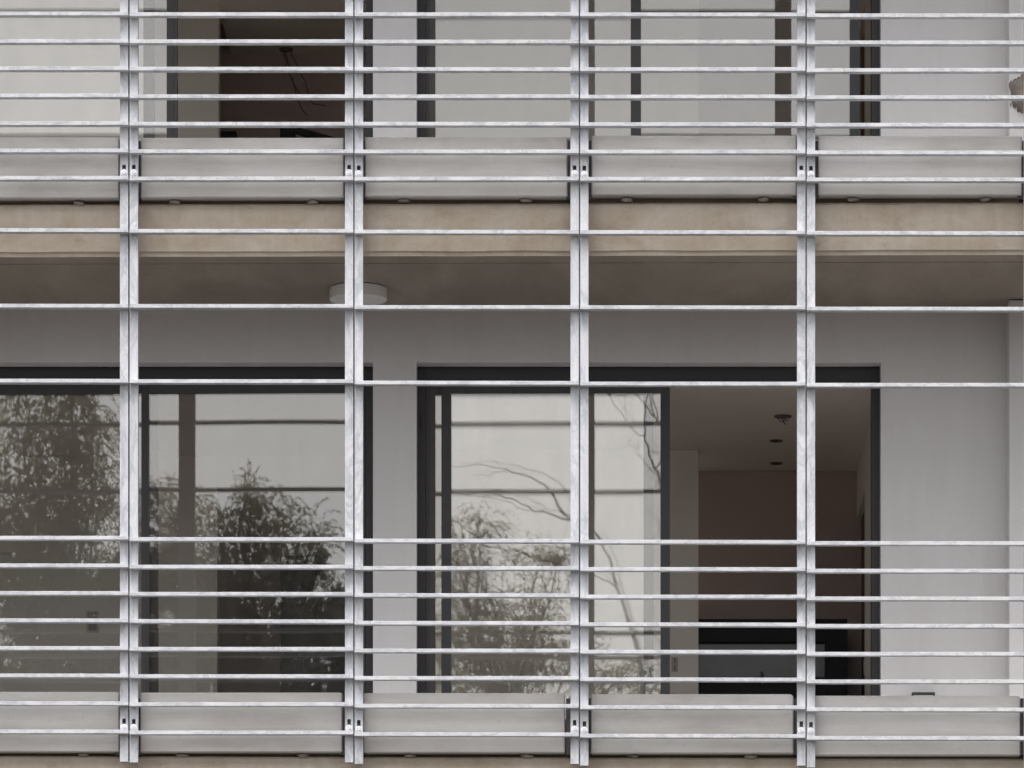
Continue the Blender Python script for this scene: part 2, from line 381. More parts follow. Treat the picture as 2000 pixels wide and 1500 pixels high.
# ------------------------------------------------------------------ rooms behind the doors
ZC1 = PZ(744, 1.65) + 0.095; ZC2 = ZC1 + STOREY
XM = PX(770, YW)               # party wall between the two rooms
for (zf, zc, lvl) in ((ZT1, ZC1, 'lower'), (ZT2, ZC2, 'upper')):
    tag(MB().box(XL, XR, YW+0.301, 10.2, zc, zc+0.15).build('room_ceiling', M['ceil']), kind='structure')
    tag(MB().box(XL, XR, YW+0.301, 10.2, zf-0.12, zf+0.03).build('room_floor', M['ifloor']), kind='structure')
    ed = 424 if lvl == 'lower' else 427
    tag(MB().box(XL+0.1, PX(ed, 4.55), 4.55, 4.7, zf+0.032, zc-0.002).build('partition_wall', M['partition']),
        f'pale partition wall inside the left {lvl} room, dark recess on its right', 'interior wall')
    tag(MB().box(PX(ed, 4.55)+0.001, XM-0.062, 4.56, 5.618, zc-0.20, zc-0.001).build('added_ceiling', M['ceil']),  # invented drop that keeps the recess shallow, so its back wall reads brighter
        f'added dropped ceiling over the dark recess of the left {lvl} room', 'ceiling')
    tag(MB().box(XM-0.06, XM+0.06, YW+0.302, 10.0, zf+0.032, zc-0.002).build('party_wall', M['partition']),
        f'wall between the two {lvl} rooms, running back behind the narrow pier', 'interior wall')
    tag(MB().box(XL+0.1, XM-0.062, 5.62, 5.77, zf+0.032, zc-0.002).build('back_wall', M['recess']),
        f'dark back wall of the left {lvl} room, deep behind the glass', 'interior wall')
    tag(MB().box(XL-0.1, XL+0.098, YW+0.302, 10.0, zf+0.032, zc-0.002).build('end_wall', M['partition']),
        f'left end wall of the left {lvl} room, beyond the picture edge', 'interior wall')
    tag(MB().box(XM+0.062, PX(1364, 4.35), 4.35, 4.5, zf+0.032, zc-0.002).build('partition_wall', M['partition']),
        f'pale partition wall inside the right {lvl} room, just right of the sliding sash', 'interior wall')
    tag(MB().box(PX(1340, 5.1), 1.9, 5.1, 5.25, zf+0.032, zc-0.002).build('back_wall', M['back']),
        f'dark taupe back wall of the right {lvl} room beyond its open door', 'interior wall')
    mb = MB(); xs = 1.545
    mb.box(xs, xs+0.15, YW+0.302, 4.05, zf+0.032, zc-0.002); mb.box(xs, xs+0.15, 4.05, 5.098, zf+2.12, zc-0.002)
    tag(mb.build('side_wall', M['partition']), f'right side wall of the right {lvl} room with a brown doorway at its far end', 'interior wall')
    d = empty('interior_door', (xs, 4.6, zf+0.032)); tag(d, f'dark brown door in the side wall of the right {lvl} room', 'door')
    MB().box(xs+0.03, xs+0.075, 4.054, 5.094, zf+0.034, zf+2.117).build('door_leaf', M['brown'], d)
    MB().lathe((xs+0.012, 4.16, zf+1.05), [(0.012, -0.05), (0.014, 0), (0.012, 0.05)], 10).build('handle', M['plate'], d)

# ------------------------------------------------------------------ sliding doors
def pane(name, x0, x1, y, z0, z1, parent, seed, bow=0.0003, tilt=0.0):
    bm = bmesh.new(); nx, nz = 22, 26; T = 0.024
    def grid(yy, sgn):
        g = []
        for j in range(nz+1):
            row = []
            for i in range(nx+1):
                u, v = i/nx, j/nz
                x, z = x0+(x1-x0)*u, z0+(z1-z0)*v
                d = tilt*(x-(x0+x1)/2) + bow*(1-(2*u-1)**2)*(1-(2*v-1)**2)*(1 + 0.1*sgn) + 0.0003*noise.noise(Vector((x*1.7, z*1.3, seed)))
                row.append(bm.verts.new((x, yy+d, z)))
            g.append(row)
        return g
    a = grid(y, 1); b = grid(y+T, -1)
    for j in range(nz):
        for i in range(nx):
            f = bm.faces.new((a[j][i], a[j][i+1], a[j+1][i+1], a[j+1][i])); f.smooth = True
            f = bm.faces.new((b[j][i+1], b[j][i], b[j+1][i], b[j+1][i+1])); f.smooth = True
    me = bpy.data.meshes.new(name); bm.to_mesh(me); bm.free(); me.materials.append(M['glass'])
    return link(name, me, parent)
FRONT, REAR = 1.632, 1.681
def sash(root, pl, pr, wl, wr, z0, z1, y, seed, mat=None, tilt=0.0):
    """one sliding sash between photograph columns pl..pr with stiles wl, wr wide (px)"""
    mat = mat or M['frame']; d = 0.046
    x0, x1 = PX(pl, y), PX(pr, y); a, b = PX(pl+wl, y), PX(pr-wr, y)
    f = MB()
    f.box(x0, a, y, y+d, z0, z1); f.box(b, x1, y, y+d, z0, z1)
    for (p, q) in ((x0, a), (b, x1)):                      # a raised glazing bead down each stile
        m_ = (p+q)/2; f.box(m_-0.008, m_+0.008, y-0.004, y-0.0005, z0, z1)
    f.box(a+0.0005, b-0.0005, y+0.002, y+d-0.002, z1-0.055, z1-0.001); f.box(a+0.0005, b-0.0005, y+0.002, y+d-0.002, z0+0.001, z0+0.075)
    s = f.build('sash', mat, root)
    g = pane('pane', a-0.004, b+0.004, y+0.011, z0+0.07, z1-0.05, None, seed, tilt=tilt)
    g.parent = s; g.matrix_parent_inverse = Matrix.Identity(4); g.location = (0, 0, 0)
    return s
def outer_frame(root, op, head, zf, mat=None):
    f = MB(); y0, y1 = YF, YF+0.135; x0, x1 = op; w = 0.046
    f.box(x0+0.001, x0+w, y0, y1, zf, head-0.001); f.box(x1-w, x1-0.001, y0, y1, zf, head-0.001)
    f.box(x0+w+0.001, x1-w-0.001, y0, y1, head-0.085, head-0.002); f.box(x0+w+0.001, x1-w-0.001, y0, y1, zf, zf+0.03)
    f.build('frame', M['frame_outer'], root)
    MB().box(x0+w+0.004, x1-w-0.004, y0+0.062, y0+0.067, head-0.092, head-0.0855).build('track', M['plate'], root)
for lvl, head, zt in (('lower', H1, ZT1), ('upper', H2, ZT2)):
    zf = zt+0.031; z0, z1 = zf+0.032, head-0.093
    c1, c2 = (OP1[0]+OP1[1])/2, (OP2[0]+OP2[1])/2
    r1 = empty('sliding_door', (c1, YF, zf)); r2 = empty('sliding_door', (c2, YF, zf))
    outer_frame(r1, OP1, head, zf); outer_frame(r2, OP2, head, zf)
    if lvl == 'lower':
        tag(r1, 'closed dark framed sliding door mirroring leafy trees, lower left behind the screen', 'sliding door', 'dark framed sliding doors')
        tag(r2, 'half open lower sliding door, bare branches mirrored in its left glass', 'sliding door', 'dark framed sliding doors')
        sash(r1, -545, 308, 18, 18, z0, z1, REAR, 1, tilt=-0.009)
        sash(r1, 276, 714, 14, 8, z0, z1, FRONT, 2, tilt=-0.0133)
        sash(r2, 830, 1277, 20, 20, z0, z1, REAR, 3, M['frame_in'], tilt=-0.0068)
        sash(r2, 862, 1308.5, 19, 18.5, z0, z1, FRONT, 4, tilt=-0.0053)
    else:
        tag(r1, 'wide open upper left sliding door in front of a dark room with hanging wires', 'sliding door', 'dark framed sliding doors')
        tag(r2, 'nearly closed upper right sliding door reflecting plain grey sky', 'sliding door', 'dark framed sliding doors')
        sash(r1, -545, 301, 18, 21, z0, z1, REAR, 5)
        sash(r1, -100, 346, 20, 20.5, z0, z1, FRONT, 6)
        sash(r2, 830, 1252, 20, 20, z0, z1, REAR, 7, M['frame_in'], tilt=-0.0053)
        sash(r2, 1232, 1679, 20, 19, z0, z1, FRONT, 8, tilt=0.006)
    MB().box(OP2[0]+0.016, OP2[0]+0.024, YF-0.004, YF-0.0005, head-0.36, head-0.28).bevel(0.001, 1).build('latch', M['black'], r2)
# faint lettering printed on the lower left pane
def lettering(txt, px, py, y, h, parent_name):
    cu = bpy.data.curves.new('lettering', 'FONT'); cu.body = txt; cu.size = h; cu.extrude = 0.0003
    t = bpy.data.objects.new('tmp', cu); COL.objects.link(t)
    dg = bpy.context.evaluated_depsgraph_get(); me = bpy.data.meshes.new_from_object(t.evaluated_get(dg))
    bpy.data.objects.remove(t); me.materials.clear(); me.materials.append(M['text'])
    return me
sd_ll = [o for o in COL.objects if o.name.startswith('sliding_door')][0]
lm = lettering('RE  SMONT', 0, 0, 0, 0.026, None)
lo = link('lettering', lm, sd_ll, P(-14, 1084, REAR+0.008)); lo.rotation_euler = (R(90), 0, 0)

# ------------------------------------------------------------------ precast parapet panels
def precast(name, pl, pr, pt, pb, rad, label, seed):
    y0, y1 = 0.082, 0.172
    x0, x1, z0, z1 = PX(pl, y0), PX(pr, y0), PZ(pb, y0), PZ(pt, y0)
    bm = bmesh.new(); pts = []
    for cx, cz, a0, r in ((x1-rad[1], z1-rad[1], 0, rad[1]), (x0+rad[0], z1-rad[0], 90, rad[0]), (x0+0.006, z0+0.006, 180, 0.006), (x1-0.006, z0+0.006, 270, 0.006)):
        for k in range(5):
            a = R(a0 + k*22.5); pts.append((cx+r*math.cos(a), cz+r*math.sin(a)))
    fr = [bm.verts.new((x, y0+0.006, z)) for x, z in pts]
    cxm, czm = (x0+x1)/2, (z0+z1)/2
    f2 = [bm.verts.new((x + (0.006 if x < cxm else -0.006), y0, z + (0.006 if z < czm else -0.006))) for x, z in pts]
    bk = [bm.verts.new((x, y1, z)) for x, z in pts]
    n = len(pts)
    for k in range(n):
        q = (k+1) % n
        bm.faces.new((f2[k], f2[q], fr[q], fr[k])); bm.faces.new((fr[k], fr[q], bk[q], bk[k]))
    bm.faces.new(f2); bm.faces.new(bk[::-1])
    bmesh.ops.recalc_face_normals(bm, faces=bm.faces)
    me = bpy.data.meshes.new(name); bm.to_mesh(me); bm.free(); me.materials.append(M['panel'])
    o = bpy.data.objects.new(name, me); COL.objects.link(o)
    tag(o, label, 'concrete panel', 'precast panels along the balcony edges')
UP = [(-165, 232.5, 267.8, 386.8), (274.5, 671.5, 268.8, 385.8), (712.5, 1108.5, 267.6, 383.8), (1155, 1556, 264.5, 380.5), (1598, 1996.5, 265.3, 381)]
LO = [(-168, 233, 1351, 1468.5), (273.5, 668.5, 1352.4, 1469.2), (709.5, 1103.5, 1353.4, 1470.3), (1154, 1550, 1355.6, 1471.6), (1590, 1993, 1358.6, 1475.4)]
where = ['cut off by the left picture edge', 'between the first and second pair of posts', 'between the second and third pair of posts',
         'between the third and fourth pair of posts', 'right of the fourth pair of posts']
for i, q in enumerate(UP):
    precast('parapet_panel', *q, (0.006, 0.006), 'pale precast panel of the upper row, ' + where[i], i)
for i, q in enumerate(LO):
    precast('parapet_panel', *q, (0.008, [0.012, 0.012, 0.008, 0.022, 0.014][i]), 'pale precast panel of the bottom row, ' + where[i], i+9)

# ------------------------------------------------------------------ galvanised screen panels
ROWS = [-636, -488, -306, -34, 23, 76, 129.5, 183, 236.8, 290.3, 343.5, 445.5, 593, 740, 1046.8, 1100.3, 1154, 1207.7, 1261.5, 1315.3, 1369.5, 1425]
OFF = {23: (0, 1, 1.3, 1.6, 3.2), 345: (0, 1.2, 1.5, 1.9, 3.6), 445: (0, 1.5, 3.2, 4, 6), 593: (0, 1, 2.8, 3.5, 6.3), 740: (0, 1.1, 3.5, 5.2, 8),
       1047: (0, 2.6, 5.0, 7.5, 10.5), 1425: (0, 1.6, 5, 8.5, 12.5)}
def off(p, y):
    ks = sorted(OFF)
    if y <= ks[0]: return OFF[ks[0]][p]
    for a, b in zip(ks, ks[1:]):
        if y <= b: return OFF[a][p] + (OFF[b][p]-OFF[a][p])*(y-a)/(b-a)
    return OFF[ks[-1]][p]
EDGE = [-189.0] + PAIRS + [2018.0]
SLOT = [(333.0, [0, 0, 1.2, 1.6, 2.4]), (1414.5, [0, 1, 3, 5.5, 7])]
plabel = ['galvanised steel louvre screen panel cut off by the left picture edge',
          'galvanised louvre screen panel in front of the upper dark open doorway and leafy reflections',
          'galvanised louvre screen panel crossing the narrow pale pier, right of the white ceiling lamp',
          'galvanised louvre screen panel in front of the bare branch reflections and half open door',
          'galvanised louvre screen panel in front of the pale right end wall']
bar_mesh = {}
BH = 0.0200
for p in range(5):
    c0, c1 = EDGE[p], EDGE[p+1]
    root = empty('screen_panel', P((c0+c1)/2, 1490 + off(p, 1425), 0.0)); tag(root, plabel[p], 'louvre screen', 'galvanised louvre screens across the facade')
    # posts: hollow sections with slotted bolt holes
    zb, ztop = PZ(1487.5 + off(p, 1425)*0.9, 0), PZ(-700, 0)
    for side, (a, b) in enumerate(((c0+1.6, c0+17.6), (c1-17.4, c1-1.4))):
        xa, xb = PX(a, 0), PX(b, 0); t = 0.005; yb = 0.05; xm = (xa+xb)/2
        mb = MB(); sw = 0.0095
        holes = []
        for (sy, sh) in SLOT:
            yy = sy + sh[min(p, 4)]
            holes.append((PZ(yy+10, 0), PZ(yy-11, 0)))
        zc = zb
        for (h0, h1) in sorted(holes):
            mb.box(xa, xb, 0, t, zc, h0)
            mb.box(xa, xm-sw, 0, t, h0, h1); mb.box(xm+sw, xb, 0, t, h0, h1)
            zc = h1
        mb.box(xa, xb, 0, t, zc, ztop)
        mb.box(xa, xa+t, t, yb, zb, ztop); mb.box(xb-t, xb, t, yb, zb, ztop); mb.box(xa+t, xb-t, yb-t, yb, zb, ztop)
        if side == 1: mb.box(xb+0.0002, xb+0.0088, yb-0.004, yb-0.001, zb, ztop)      # cover strip closing the joint behind
        bmesh.ops.remove_doubles(mb.bm, verts=mb.bm.verts, dist=1e-6)
        post = mb.build('post', M['galv_post'], root)
        for k, (sy, sh) in enumerate(SLOT):
            jig = random.uniform(-1.0, 1.6)
            low = 4.5 if k == 0 else 5.5
            c = P(0, sy + sh[min(p, 4)] + low + jig*0.6, 0); c.x = xm + random.uniform(-0.0008, 0.0008)
            w = MB().lathe(c, [(0.0168, -0.0002), (0.0168, -0.003), (0.0155, -0.0034)], 24, 'y').build('washer', M['zinc'], root)
            rot = random.random()*60
            bm = bmesh.new(); ring = []
            for yy, rr in ((-0.0036, 0.0115), (-0.012, 0.0115), (-0.0138, 0.0098)):
                ring.append([bm.verts.new((c.x+rr*math.cos(R(rot+60*q)), yy, c.z+rr*math.sin(R(rot+60*q)))) for q in range(6)])
            for u, v in zip(ring, ring[1:]):
                for q in range(6): bm.faces.new((u[q], u[(q+1) % 6], v[(q+1) % 6], v[q]))
            bm.faces.new(ring[-1]); bmesh.ops.recalc_face_normals(bm, faces=bm.faces)
            me = bpy.data.meshes.new('bolt'); bm.to_mesh(me); bm.free(); me.materials.append(M['bolt'])
            link('bolt', me, root)
    # louvre bars, one object each, sharing one mesh per panel
    L = PX(c1-1.3, -0.05) - PX(c0+1.3, -0.05)
    mb = MB().box(-L/2, L/2, 0, 0.0495, -BH, 0).bevel(0.0014, 2)
    me = mb.mesh('bar', M['galv_bar'])
    for r in ROWS:
        y = r + off(p, r)
        c = P((c0+c1)/2, y + random.uniform(-0.4, 0.4), -0.05)
        bo = link('bar', me, root, c)
        bo.rotation_euler = (random.uniform(-0.008, 0.008), random.uniform(-0.0011, 0.0011) + (0.0009 if r > 400 else -0.0004), 0)

# ------------------------------------------------------------------ fittings
def ceiling_z(y): return ZB2 + 0.0022*0
# white drum lamp on the soffit
ly = 0.95; lx = PX(699.5, ly); lz = ZB2 + 0.0022*lx
lamp = empty('ceiling_light', (lx, ly, lz)); tag(lamp, 'white drum ceiling lamp under the concrete soffit, partly behind the second pair of posts', 'ceiling lamp')
lr = 56*(ly-CAMY)/F
MB().lathe((lx, ly, lz), [(lr-0.012, -0.001), (lr, -0.006), (lr, -0.066), (lr-0.004, -0.070), (lr-0.014, -0.070)], 72).build('housing', M['lamp'], lamp)
MB().lathe((lx, ly, lz), [(lr-0.0145, -0.0695), (lr-0.018, -0.0645), (0.02, -0.063)], 56).build('diffuser', M['lampglass'], lamp)
MB().lathe((lx-lr*0.93, ly-lr*0.36, lz-0.018), [(0.004, -0.006), (0.004, 0.006)], 10).build('screw', M['wire'], lamp)
# ceiling outlet with loose wires, lower right room
def yfor(py, z): return (z-CAMZ)*F/(VY-py) + CAMY
def wires(root, c, paths):
    for pts in paths:
        MB().tube([Vector(c)+Vector(q) for q in pts], [0.0035]*len(pts), 5).build('wire', M['wire'], root)
y = yfor(812, ZC1); c = Vector((PX(1529, y), y, ZC1-0.002))
o = empty('ceiling_outlet', c); tag(o, 'dark ceiling outlet with short loose wire ends, nearest of three in the lower room', 'ceiling outlet')
MB().lathe(c, [(0.055, 0), (0.05, -0.008), (0.03, -0.010)], 20).build('rose', M['wire'], o)
wires(o, c, [[(-0.03, 0, -0.01), (-0.02, 0, -0.03), (0.0, 0, -0.036), (0.012, 0, -0.02)], [(0.01, 0, -0.01), (0.022, 0, -0.035), (0.035, 0, -0.02)], [(-0.005, 0.01, -0.01), (0.01, 0, -0.045), (0.02, 0, -0.05)]])
for py, lab in ((860, 'slim dark recessed ceiling fitting in the lower room, middle of three in line'), (904, 'slim dark recessed ceiling fitting in the lower room, deepest of three in line')):
    y = yfor(py, ZC1); c = Vector((PX(1516, y), y, ZC1-0.001))
    o = empty('recessed_light', c); tag(o, lab, 'ceiling fitting', 'recessed ceiling fittings')
    MB().lathe(c, [(0.042, 0), (0.04, -0.006), (0.03, -0.007)], 24).build('rim', M['wire'], o)
    MB().lathe(c, [(0.029, -0.0072), (0.02, -0.0085), (0.004, -0.009)], 20).build('lens', M['black'], o)
# hanging wires in the upper left room
y = yfor(95, ZC2-0.20); c = Vector((PX(559, y), y, ZC2-0.201)); k = (y-CAMY)/F
o = empty('ceiling_outlet', c); tag(o, 'dark ceiling outlet trailing long loose wires in the upper room', 'ceiling outlet')
MB().lathe(c, [(0.045, 0), (0.04, -0.014), (0.02, -0.016)], 20).build('rose', M['wire'], o)
def wp(*pp): return [((a-559)*k, 0.0, -(b-95)*k) for a, b in pp]
wires(o, c, [wp((566,98),(570,108),(578,122),(586,138),(590,150),(596,157)), wp((556,98),(561,114),(564,130),(566,147),(572,160),(580,174),(584,184)),
             wp((552,98),(556,112),(560,122),(557,128)), wp((570,150),(575,170),(581,192),(590,214),(602,226)), wp((596,157),(601,180),(606,196),(614,203),(636,206))])
# black fittings seen over the upper panel
y = 5.0
o = empty('black_cabinet', (PX(445, y), y, ZT2+0.032)); tag(o, 'low black cabinet at the dark recess of the upper left room, left one', 'cabinet')
MB().box(PX(424, y), PX(461, y), y, y+0.5, ZT2+0.033, PZ(256, y)).bevel(0.004, 1).build('body', M['black'], o)
MB().box(PX(426, y), PX(459, y), y-0.018, y-0.001, ZT2+0.08, PZ(262, y)).build('door', M['black'], o)
o = empty('black_cabinet', (PX(562, y), y, ZT2+0.032)); tag(o, 'black cabinet with sloping black board beside it, low in the upper open doorway', 'cabinet')
MB().box(PX(547, y), PX(574, y), y, y+0.5, ZT2+0.033, PZ(248, y)).bevel(0.004, 1).build('body', M['black'], o)
mb = MB(); a = [P(574, 246, y), P(665, 271, y), P(665, 288, y), P(574, 258, y)]
v0 = [mb.bm.verts.new(q) for q in a]; v1 = [mb.bm.verts.new(q + Vector((0, 0.04, 0))) for q in a]
mb.bm.faces.new(v0); mb.bm.faces.new(v1[::-1])
for q in range(4): mb.bm.faces.new((v0[q], v0[(q+1) % 4], v1[(q+1) % 4], v1[q]))
mb.build('sloping_board', M['black'], o)
# black framed unit in the lower right room
y = 4.70
o = empty('black_unit', (PX(1510, y), y, ZT1+0.032)); tag(o, 'large black framed unit with grey glossy front at the back of the lower room', 'cabinet')
zf = ZT1+0.034; zt_ = PZ(1209, y); zi0, zi1 = PZ(1322, y), PZ(1254, y)
fr = MB(); xa, xb, xi = PX(1340, y), PX(1655, y), PX(1612, y)
fr.box(xa, xb, y, y+0.35, zi1, zt_); fr.box(xi, xb, y, y+0.35, zf, zi1-0.001); fr.box(xa, xi-0.001, y, y+0.35, zf, zi0)
fr.build('surround', M['black'], o)
MB().box(xa, xi-0.002, y+0.05, y+0.08, zi0+0.001, zi1-0.001).build('front_glass', M['greyglass'], o)
MB().tube([P(1489, 1335, y-0.05), P(1489, 1318, y-0.05), P(1487, 1312, y-0.05)], [0.010, 0.010, 0.006], 8).build('tap', M['wire'], o)
# black tall cabinet in the lower left room
y = 5.0
o = empty('black_cabinet', (PX(610, y), y, ZT1+0.032)); tag(o, 'tall black cabinet behind the lower left glass, beside the narrow pier', 'cabinet')
MB().box(PX(548, y), PX(700, y), y, y+0.55, ZT1+0.033, PZ(1085, y)).bevel(0.004, 1).build('body', M['black'], o)
MB().box(PX(550, y), PX(622, y), y-0.02, y-0.001, ZT1+0.08, PZ(1090, y)).build('door', M['black'], o)
MB().box(PX(624, y), PX(698, y), y-0.02, y-0.001, ZT1+0.08, PZ(1090, y)).build('door', M['black'], o)
# switch plates
def switch(px0, px1, py0, py1, y, lab, n):
    o = empty('switch_plate', P((px0+px1)/2, (py0+py1)/2, y)); tag(o, lab, 'switch')
    MB().box(PX(px0, y), PX(px1, y), y-0.010, y-0.0005, PZ(py1, y), PZ(py0, y)).bevel(0.002, 1).build('plate', M['plate'], o)
    h = (py1-py0)/n
    for i in range(n):
        MB().box(PX(px0+4, y), PX(px1-4, y), y-0.013, y-0.0105, PZ(py0+h*(i+0.85), y), PZ(py0+h*(i+0.15), y)).build('rocker', M['rocker'], o)
switch(169, 193, 1193, 1236, 4.55, 'dark double switch plate on the pale wall behind the lower left glass', 2)
switch(1312, 1324, 1284, 1312, 4.35, 'small switch plate on the pale partition inside the lower open door', 2)
# dark outlet at the foot of the lower right wall
o = empty('wall_outlet', P(1802, 1360, YW)); tag(o, 'small dark outlet box on the right wall just above the bottom right panel', 'wall outlet')
MB().box(PX(1780, YW), PX(1825, YW), YW-0.06, YW-0.001, PZ(1376, YW), PZ(1354.5, YW)).bevel(0.003, 1).build('box', M['frame'], o)
MB().box(PX(1784, YW), PX(1821, YW), YW-0.066, YW-0.0605, PZ(1374, YW), PZ(1361, YW)).build('cover', M['plate'], o)
# broken mortar stub and cable loop on the upper right pier
o = empty('mortar_stub', P(1995, 172, YP)); tag(o, 'brown broken mortar stub with a cable loop on the upper right pier', 'mortar stub')
bm = bmesh.new(); bmesh.ops.create_icosphere(bm, subdivisions=4, radius=1); c = P(2001, 182, YP)
for v in bm.verts:
    f = 1 + 0.22*noise.noise(v.co*1.6 + Vector((3, 1, 0))) + 0.10*noise.noise(v.co*4.5)
    v.co = Vector((v.co.x*f*0.085, v.co.y*f*0.06, v.co.z*f*0.105)) + c
    v.co.y = min(v.co.y, YP-0.001)
me = bpy.data.meshes.new('lump'); bm.to_mesh(me); bm.free(); me.materials.append(M['stub'])
for q in me.polygons: q.use_smooth = True
link('lump', me, o)
MB().tube([P(1997, 190, YP-0.07), P(1995.5, 197, YP-0.08), P(1996.5, 203, YP-0.08), P(2000, 206, YP-0.075), P(2004, 203, YP-0.07)], [0.004]*5, 6).build('cable', M['wire'], o)
MB().tube([P(1973, 200.5, YP-0.008), P(1973.5, 204, YP-0.012), P(1976, 206, YP-0.008)], [0.003]*3, 6).build('hook', M['wire'], o)
# pale vertical trunking strips on the upper pier
mb = MB()
for px in (1976, 1984, 1991): mb.box(PX(px, YP), PX(px+2.2, YP), YP-0.006, YP-0.0005, ZT2+0.3, ZB3-0.01)
tag(mb.build('cable_trunking', M['wall']), 'thin pale vertical strips on the upper right pier above the stub', 'trunking')

# ------------------------------------------------------------------ trees across the street (mirrored in the glass)
TY = -44.0; KT = (1.65 - CAMY + 1.65 - TY) / F
TW = random.Random(77)
SH = 110.0                    # the panes hang a fraction of a degree out of true, which shifts what each one mirrors
def T(px, py, dy=0.0):
    return Vector(((px-SH-VX)*KT, TY+dy, CAMZ + (VY-py)*KT))
def leaves(root, blobs, mat, seed, size=(0.047, 0.0105), name='crown', more=1.1, solid=True):
    """feathery sprays that rise a little and then hang, round a denser heart of overlapping leaf tufts"""
    rnd = random.Random(seed); vs, fs = [], []
    def ball():
        while True:
            u = Vector((rnd.uniform(-1, 1), rnd.uniform(-1, 1), rnd.uniform(-1, 1)))
            if 0.01 < u.length <= 1: return u
    def leaf(p, d, l, h):
        w = d.cross(Vector((rnd.gauss(0, 1), rnd.gauss(0, 1), rnd.gauss(0, 1)))).normalized(); i = len(vs)
        vs.extend((p, p + d*l*0.45 + w*h, p + d*l, p + d*l*0.45 - w*h)); fs.append((i, i+1, i+2, i+3))
    for (px, py, rx, rz, n, depth) in blobs:
        c = T(px, py); ax, az_ = rx*KT, rz*KT
        dens = n/(rx*rz)
        for q in range(max(3, int(n*more/16))):
            u = ball(); u = u*(u.length**-0.35)
            p = c + Vector((u.x*ax, u.y*depth, u.z*az_))
            d = Vector((u.x*0.6 + rnd.gauss(0, 0.35), rnd.gauss(0, 0.35), 0.45 + rnd.gauss(0, 0.35))).normalized()
            sz = rnd.uniform(0.7, 1.25)
            for k in range(16):
                p = p + d*0.021*sz
                d = (d + Vector((rnd.gauss(0, 0.08), rnd.gauss(0, 0.08), -0.13))).normalized()
                a_ = (d + Vector((rnd.gauss(0, 0.5), rnd.gauss(0, 0.5), -0.35 + rnd.gauss(0, 0.4)))).normalized()
                leaf(p, a_, size[0]*sz*rnd.uniform(0.7, 1.2), size[1]*sz*rnd.uniform(0.8, 1.2))
        if dens > 0.28:
            for q in range(int(n*(0.24 if py > 1070 and solid else 0.04))):
                u = ball()*0.74; p = c + Vector((u.x*ax, u.y*depth, u.z*az_))
                leaf(p, Vector((rnd.gauss(0, 0.6), rnd.gauss(0, 0.6), -1)).normalized(), rnd.uniform(0.09, 0.17), rnd.uniform(0.025, 0.045))
    me = bpy.data.meshes.new(name); me.from_pydata([tuple(v) for v in vs], [], fs); me.materials.append(mat)
    return link(name, me, root)
def branchy(mb, pts, r0, r1):
    if r1 < 0.008 and len(pts) > 3:                 # twigs wander between their points
        q = []
        for a, b in zip(pts, pts[1:]):
            j = (b-a).length*0.09
            q += [a, a.lerp(b, 0.5) + Vector((TW.gauss(0, j), TW.gauss(0, j), TW.gauss(0, j)))]
        pts = q + [pts[-1]]
    n = len(pts); mb.tube(pts, [r0 + (r1-r0)*i/(n-1) for i in range(n)], 6)
def curve(a, b, n, wob, rnd):
    return [a.lerp(b, i/(n-1)) + Vector((rnd.gauss(0, wob), rnd.gauss(0, wob), rnd.gauss(0, wob)))*(0 if i in (0, n-1) else 1) for i in range(n)]
def tree(name, label, base_px, fork, blobs, mat, seed, r0=0.22, extra=None, twigs=7):
    rnd = random.Random(seed)
    bx = (base_px-SH-VX)*KT
    root = empty(name, (bx, TY, -0.14)); tag(root, label, 'tree', 'trees mirrored in the window glass')
    mb = MB(); f = T(*fork)
    branchy(mb, curve(Vector((bx, TY, -0.16)), f, 8, 0.10, rnd), r0, r0*0.6)
    for (px, py, rx, rz, n, depth) in blobs:
        t = T(px, py + rz*0.2, rnd.uniform(-depth, depth)*0.5)
        limb = curve(f, t, 7, 0.10, rnd); branchy(mb, limb, r0*0.26, 0.010)
        for q in range(twigs):
            s = limb[rnd.randint(3, 6)]
            e = T(px + rnd.uniform(-1, 1)*rx, py + rnd.uniform(-1, 0.7)*rz, rnd.uniform(-depth, depth))
            branchy(mb, curve(s, e, 5, 0.06, rnd), 0.010, 0.003)
    if extra: extra(mb, rnd)
    mb.build('trunk', M['bark'], root)
    leaves(root, blobs, mat, seed, solid=mat is M['leaf_a'])
    return root
tree('leafy_tree', 'tall dense tree mirrored in the leftmost lower pane', 60, (70, 1500),
     [(50, 770, 95, 100, 3600, 0.9), (140, 770, 60, 80, 2400, 0.8), (165, 860, 50, 80, 2400, 0.8), (110, 900, 75, 90, 3600, 0.8), (30, 930, 110, 130, 5200, 1.0), (150, 1010, 60, 70, 2600, 0.9),
      (195, 960, 35, 50, 900, 0.6), (90, 1040, 95, 100, 3600, 0.9),
      (30, 1090, 140, 140, 6000, 1.0), (110, 1190, 140, 120, 7000, 1.0), (60, 1330, 190, 120, 8500, 1.1), (-130, 1000, 120, 260, 5000, 1.0), (210, 1290, 70, 110, 3600, 0.8), (210, 1150, 45, 70, 1800, 0.7), (40, 1500, 200, 150, 3500, 1.2)],
     M['leaf_a'], 11)
SH = 163.0
